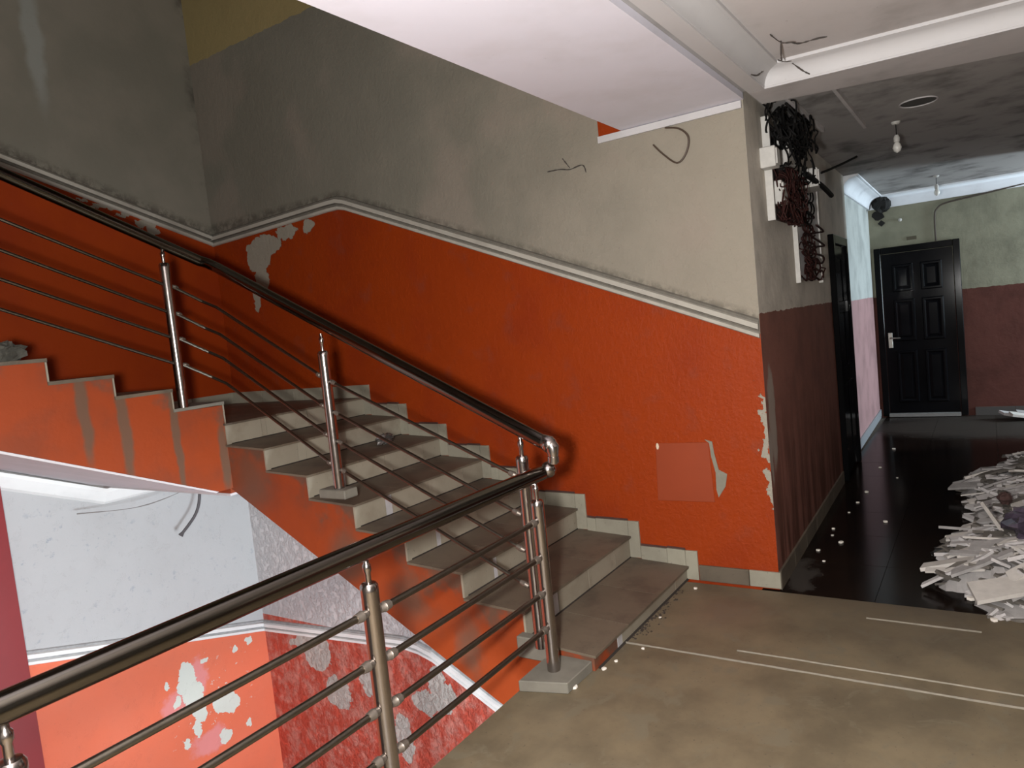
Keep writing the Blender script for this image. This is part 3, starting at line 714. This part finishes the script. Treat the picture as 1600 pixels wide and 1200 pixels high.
pts = [(X-.015,-1.13,2.205),(X-.015,-1.13,2.5),(X-.015,-1.16,2.60),(X-.015,-1.26,2.655),(X-.015,-1.6,2.69),(X-.015,-2.05,2.735),(X-.015,-2.6,2.78)]
tag(build('wall_cable', MB().tube(curve_pts(pts), .010, 6), BRNW, None, True), 'dark cable running down the corridor end wall to the door top', 'cable')
# hanging lamp holders
BULB = simple('white_bulb_glass', (.72,.70,.66), .3)
def pendant(x, y, z0, zl, label):
    o = empty('pendant_bulb', (x,y,z0), label, 'light bulb')
    build('ceiling_rose', MB().lathe((x,y,z0-.02), [(.02,0),(.03,.01),(.03,.0195)], 12), DIRTYW, o, True)
    build('cord', MB().tube([(x,y,z0-.02),(x,y,zl+.05)], .003, 5), DARKW, o)
    build('bulb_holder', MB().lathe((x,y,zl), [(.02,0),(.022,.03),(.012,.05)], 10), DIRTYW, o, True)
    build('bulb', MB().lathe((x,y,zl-.075), [(.004,0),(.022,.012),(.030,.035),(.024,.058),(.014,.074)], 12), BULB, o, True)
pendant(1.85, -1.142, 2.865, 2.72, 'small white bulb hanging from the dark corridor ceiling')
pendant(5.3, -1.22, 2.865, 2.72, 'faint lamp holder hanging near the corridor end cornice')
mb = MB(); cxx, cyy = 1.35, -1.32
mb.tube([(cxx+.11*math.cos(a)*1.1, cyy+.11*math.sin(a), 2.860) for a in [2*math.pi*i/24 for i in range(25)]], .0045, 6, False)
o = tag(build('ceiling_ring', mb, BEAM, None, True), 'pale ring of a missing lamp fitting on the corridor ceiling', 'ring')
build('ring_hole', MB().lathe((cxx,cyy,2.859), [(.10,0),(.10,.0055)], 20), simple('hole_grey', (.075,.07,.066), .9), o)  # flat grey disc stands in for the dark recess inside the ring

# ------------------------------------------------------------------ small things on the stair walls
pts = [(-.004,-.10,2.752),(-.03,-.19,2.722),(-.04,-.245,2.66),(-.04,-.225,2.575),(-.035,-.165,2.53),(-.02,-.08,2.60),(-.012,-.02,2.67)]
tag(build('wire_loop', MB().tube(curve_pts(pts), .0055, 6), simple('brown_wire', (.07,.045,.03), .6), None, True), 'brown wire loop sticking out of the beige wall below the white strip', 'wire')
# patched service panel on the orange wall
o = empty('wall_panel', (0,-.03,.68), 'square orange service panel plastered flush into the wall beside the bottom steps', 'wall panel')
PAN = simple('panel_paint', (.285,.042,.008), .5, var=.1, scale=3)
build('panel_face', MB().prism([(.136,.862),(-.202,.868),(-.212,.50),(.152,.495)], lambda u,v,t:(t,u,v), -.0055, -.0005), PAN, o, bevel=.0015)
pr = [(-.180,.885),(-.225,.872),(-.232,.80),(-.252,.70),(-.300,.675),(-.285,.60),(-.238,.53),(-.228,.58),(-.232,.68),(-.212,.78),(-.206,.862)]
build('plaster_gap', MB().prism(pr, lambda u,v,t:(t,u,v), -.004, -.0004), simple('bare_plaster', (.23,.215,.17), .9), o)
build('plaster_dab', MB().ball((-.004,.125,.842), .012, 6, (.5,1,1.8)), simple('pale_filler', (.7,.55,.4), .8), o)

WEB = simple('dusty_cobweb', (.07,.058,.052), .95)
WEBG = simple('grey_cobweb', (.25,.23,.22), .95)
def web(pts, label, r=.0035, group=None, mat=None):
    tag(build('cobweb', MB().tube(curve_pts(pts), [r*(.5+rnd.random()) for _ in curve_pts(pts)], 5), mat or WEB, None, True), label, 'cobweb', group)
web([(-.004,.72,2.66),(-.010,.62,2.655),(-.012,.55,2.64),(-.010,.46,2.65),(-.006,.44,2.60)], 'dark sooty cobweb on the wall left of the white strip')
web([(-.004,.60,2.72),(-.010,.55,2.65)], 'short cobweb strand above the sooty cobweb on the stair wall')
zc = 2.892
web([(-.62,-.86,zc),(-.50,-.88,zc-.01),(-.52,-.93,zc-.03),(-.44,-.95,zc-.02),(-.40,-1.02,zc-.008),(-.36,-1.06,zc)], 'thick dark cobweb sagging from the landing ceiling near the cornice')
web([(-.50,-.88,zc-.004),(-.42,-.86,zc-.05),(-.40,-.86,zc-.07)], 'short cobweb tail hanging beside the thick ceiling cobweb')
web([(-.22,-.80,zc),(-.20,-.84,zc-.015),(-.16,-.90,zc-.006),(-.12,-.96,zc)], 'cobweb in the corner of the landing cornice')
web([(-.165,-.86,zc-.02),(-.13,-.90,zc-.06),(-.10,-.93,zc-.08)], 'thin cobweb hanging over the bright cornice')
web([(-.30,-.74,zc-.06),(-.33,-.72,zc-.08),(-.40,-.71,zc-.09)], 'curved cobweb on the cornice along the slab edge')
web([(-1.55,4.25,.60),(-1.15,4.2,.54),(-.85,4.2,.55),(-.62,4.2,.60),(-.55,4.2,.68)], 'sagging grey cobweb under the half landing on the white back wall', .0035, None, WEBG)
tag(build('hanging_cable', MB().tube(curve_pts([(-.55,4.20,.75),(-.56,4.18,.55),(-.62,4.18,.36),(-.78,4.2,.20)]), [.012]*15+[.022], 6), simple('grey_cable', (.10,.09,.095), .7), None, True), 'grey cable stub curling out of the white back wall', 'cable')

# ------------------------------------------------------------------ loose things
CHIP = simple('white_plaster_chip', (.80,.74,.66), .8)
def chip(x, y, z, s, seed):
    q = random.Random(seed); mb = MB(); n = 6
    pr = [(x+s*math.cos(a)*q.uniform(.7,1.2), y+s*math.sin(a)*q.uniform(.7,1.2)) for a in [2*math.pi*i/n for i in range(n)]]
    mb.prism(pr, lambda u,v,t:(u,v,t), z, z+s*.7)
    return build('plaster_chip', mb, CHIP, bevel=s*.12)
chips = [(-1.475,.02,0,.017,'roundest white plaster chip beside the cement block'),(-1.265,-.03,0,.014,'pale plaster chip at the foot of the first riser near its end'),(-1.17,-.05,0,.010,'white plaster chip in front of the first riser'),
         (-.155,-.10,0,.013,'white plaster chip lying near the wall corner skirting'),(-.62,-.06,0,.010,'tiny chip in the dirt along the first riser'),(-1.0,-.12,0,.009,'tiny chip on the concrete before the stair')]
for i, (x, y, z, s, lab) in enumerate(chips): tag(chip(x, y, z, s, i), lab, 'plaster chip')
NTH = 'first second third fourth fifth sixth seventh eighth ninth tenth eleventh twelfth'.split()
for i, (x, y) in enumerate(sorted([(.75,-.63),(1.1,-.66),(1.25,-.64),(1.7,-.68),(2.0,-.70),(.95,-.74),(.55,-.70),(2.35,-.72),(1.5,-.95),(2.9,-.9),(4.2,-.75),(3.3,-.72)])):
    tag(chip(x, y, -.008, .010+.004*(i%3), 40+i), '%s white plaster chip along the wet corridor floor, counting from the landing' % NTH[i], 'plaster chip', 'chips on the wet corridor floor')
for i, (x, y) in enumerate([(-.12,-1.60),(.15,-1.50),(.5,-1.40),(.62,-1.35),(.95,-1.33),(1.2,-1.36)]):
    tag(chip(x, y, -.008 if x > -.05 else 0, .018+.005*(i%3), 60+i), '%s white chip along the rubble heap edge, counting from the landing' % NTH[i], 'plaster chip', 'chips at the edge of the rubble heap')
# dirt swept along the first riser
mb = MB(); q = random.Random(9)
for i in range(90):
    x = -.95+.55*q.random()+.2*q.random(); y = -.012-.05*abs(q.gauss(0,.6)); s = q.uniform(.002,.007)
    mb.box((x-s,y-s,0),(x+s,y+s*.8,s*.6))
tag(build('floor_grit', mb, simple('dark_grit', (.045,.032,.024), .95)), 'dark grit swept along the foot of the first riser', 'grit', kind='stuff')

# crumpled clear bottle on an upper step
GLASSY = simple('crumpled_film', (.20,.19,.18), .12, .55, .3, 30, .4)
mb = MB(); q = random.Random(5); bc_ = Vector((-.36, 2.10, ZL(6)+TILT*.6))
def lump(mb, c, rx, ry, rz, seed, n=10, m=7, amp=.28):
    q = random.Random(seed); n0 = len(mb.v); c = Vector(c)
    for i in range(m):
        t = math.pi*i/(m-1)
        for j in range(n):
            a = 2*math.pi*j/n; k = 1+q.uniform(-amp,amp)
            mb.v.append((c.x+rx*math.sin(t)*math.cos(a)*k, c.y+ry*math.sin(t)*math.sin(a)*k, max(c.z-rz*.96, c.z-rz*math.cos(t)*k)))
    for i in range(m-1):
        for j in range(n): mb.f.append((n0+i*n+j, n0+i*n+(j+1)%n, n0+(i+1)*n+(j+1)%n, n0+(i+1)*n+j))
    return mb
lump(mb, bc_+Vector((0,0,.035)), .085, .05, .036, 5, 12, 8, .3)
tag(build('crushed_bottle', mb, GLASSY), 'crushed shiny clear bottle lying on an upper step', 'bottle')
# bundle of rags on the half flight
o = empty('rag_bundle', (-2.48,2.80,Z1+3*R2), 'crumpled grey and pink rag bundle on the half flight behind the bars', 'rags')
zz = Z1+R2*3
build('grey_rag', lump(MB(), (-2.45,2.74,zz+.05), .075, .07, .05, 11, 14, 9, .35), simple('grey_rag_cloth', (.085,.08,.065), .9, var=.4, scale=40), o)
build('dark_rag', lump(MB(), (-2.57,2.76,zz+.045), .08, .07, .047, 12, 14, 9, .35), simple('dark_rag_cloth', (.02,.018,.016), .6, var=.4), o)
build('pink_rag', lump(MB(), (-2.59,2.80,zz+.13), .075, .06, .055, 13, 14, 9, .3), simple('pink_rag_cloth', (.24,.10,.12), .9), o)

# ------------------------------------------------------------------ rubble heap in the corridor
HEAP_BASE = (2.2, -2.2)
def heap_h(x, y):
    """height of the heap above the floor"""
    edge = -1.42 + .10*math.sin(x*3.1) + .05*math.sin(x*7.7+1) - .14*max(0, x-1.6) - (.18 if x < .25 else 0)
    d = edge-y
    if d <= 0 or x < -.12 or x > 3.9: return 0
    e = min(1, (x+.12)/.3)*min(1, (3.9-x)/.5)
    return (.05+.26*(1-math.exp(-d*2.2)))*e*min(1, d/.05)
HEAPM = [simple('rubble_white', (.50,.47,.46), .8, var=.2), simple('rubble_grey', (.33,.31,.30), .85, var=.2), simple('rubble_cream', (.56,.52,.48), .75, var=.15), simple('rubble_dark', (.12,.105,.09), .85, var=.3)]
mb = MB(); nx, ny = 60, 26; q = random.Random(21)
x0, x1, y0, y1 = -.12, 3.9, -2.58, -1.22
idx = {}
for i in range(nx+1):
    for j in range(ny+1):
        x = x0+(x1-x0)*i/nx; y = y0+(y1-y0)*j/ny; h = heap_h(x, y)
        if x > .5 or y > -2.55 or True:
            idx[i,j] = len(mb.v); mb.v.append((x+q.uniform(-.015,.015), y+q.uniform(-.012,.012), -.03 if h <= 0 else -.008+h*q.uniform(.6,1.0)))
for i in range(nx):
    for j in range(ny):
        v = [idx[i,j], idx[i+1,j], idx[i+1,j+1], idx[i,j+1]]
        if max(mb.v[k][2] for k in v) > -.02: mb.f.append(tuple(v))
heap = tag(build('rubble_heap', mb, HEAPM[1]), 'grey rubble bed heaped along the wet corridor', 'rubble', kind='stuff')
# small fragments: joined
mb = MB()
def shard(mb, x, y, z, l, wd, th, ang, tilt, roll, q):
    m = Matrix.Rotation(ang, 3, 'Z') @ Matrix.Rotation(tilt, 3, 'Y') @ Matrix.Rotation(roll, 3, 'X')
    o = [(-1,-1),( -.2,-1.05),(1,-.8),(1.05,.7),(.3,1),(-.95,.9)]
    o = [(a*q.uniform(.75,1.1)*l/2, b*q.uniform(.7,1.1)*wd/2) for a, b in o]
    c = Vector((x,y,z)); n = len(mb.v); k = len(o)
    for s in (-1, 1): mb.v += [tuple(c+m@Vector((a,b,s*th/2))) for a, b in o]
    for i in range(k): mb.f.append((n+i, n+(i+1)%k, n+k+(i+1)%k, n+k+i))
    mb.f.append(tuple(n+i for i in reversed(range(k)))); mb.f.append(tuple(n+k+i for i in range(k)))
    return mb
mbs = [MB(), MB()]
for i in range(1500):
    x = q.uniform(-.12,3.85); y = q.uniform(-2.47,-1.25); h = heap_h(x, y)
    if h <= 0: continue
    s = q.uniform(.02,.07); shard(mbs[i%2], x, y, h-.004, s*2.2, s*.8, s*.3, q.gauss(-1.5,.5), q.uniform(-.5,.5), q.uniform(-.5,.5), q)
tag(build('rubble_fragments', mbs[0], HEAPM[0]), 'small white plaster fragments covering the rubble heap', 'rubble', kind='stuff')
tag(build('rubble_fragments', mbs[1], HEAPM[3]), 'small dark fragments and grit on the rubble heap', 'rubble', kind='stuff')
n = 0
for i in range(700):
    x = -.05+3.7*q.random()**1.2; y = q.uniform(-2.3,-1.36); h = heap_h(x, y)
    if h < .03: continue
    l = q.uniform(.12,.42); wd = q.uniform(.03,.10); th = q.uniform(.008,.022)
    o = build('rubble_slab', shard(MB(), x, y, h+.012, l, wd, th, q.gauss(-1.5,.32), q.gauss(-.22,.12), q.uniform(-.35,.35), q), HEAPM[q.choice((0,0,1,2,2,1,3))])
    tag(o, 'broken plaster slab lying on the rubble heap', 'rubble', 'broken slabs on the rubble heap'); n += 1
    if n >= 250: break
# bigger pieces that can be picked out
o = build('plaster_board', shard(MB(), .10, -1.74, .12, .62, .20, .022, -1.05, -.10, .15, q), HEAPM[2]); tag(o, 'largest cream plaster board at the near end of the rubble heap', 'board')
o = build('plaster_lath', MB().tube([(.03,-1.58,.055),(.22,-2.0,.20)], .014, 4), HEAPM[2]); tag(o, 'straight cream lath lying along the near board of the heap', 'lath')
o = build('plaster_lath', MB().tube([(.98,-1.56,.30),(.72,-1.66,.20)], .014, 4), HEAPM[2]); tag(o, 'short pale stick leaning beside the purple bag on the heap', 'lath')
tag(build('plastic_bag', lump(MB(), (.72,-1.80,.255), .20, .13, .085, 31, 18, 10, .22), simple('purple_film', (.075,.06,.085), .25, var=.3)), 'crumpled dark purple plastic bag on the rubble heap', 'bag')
tag(build('plastic_bag', lump(MB(), (.80,-1.39,.025), .07, .10, .034, 33, 14, 8, .3), simple('black_film', (.006,.006,.006), .6)), 'flat black plastic bag at the edge of the rubble heap', 'bag')
tag(build('brick_lump', lump(MB(), (1.45,-1.68,.215), .045, .045, .04, 35, 10, 7, .2), simple('brown_lump', (.07,.035,.03), .9)), 'brown lump of broken brick on the rubble heap', 'brick')
for i, (x, y) in enumerate(((6.05,-1.86),(6.1,-2.0),(5.95,-1.95),(6.15,-2.15))):
    tag(build('rubble_slab', shard(MB(), x, y, .05, .35, .15, .03, q.uniform(-2,-1), .2, .1, q), HEAPM[i%3]), 'broken slab by the corridor end wall skirting', 'rubble', 'slabs by the corridor end wall')
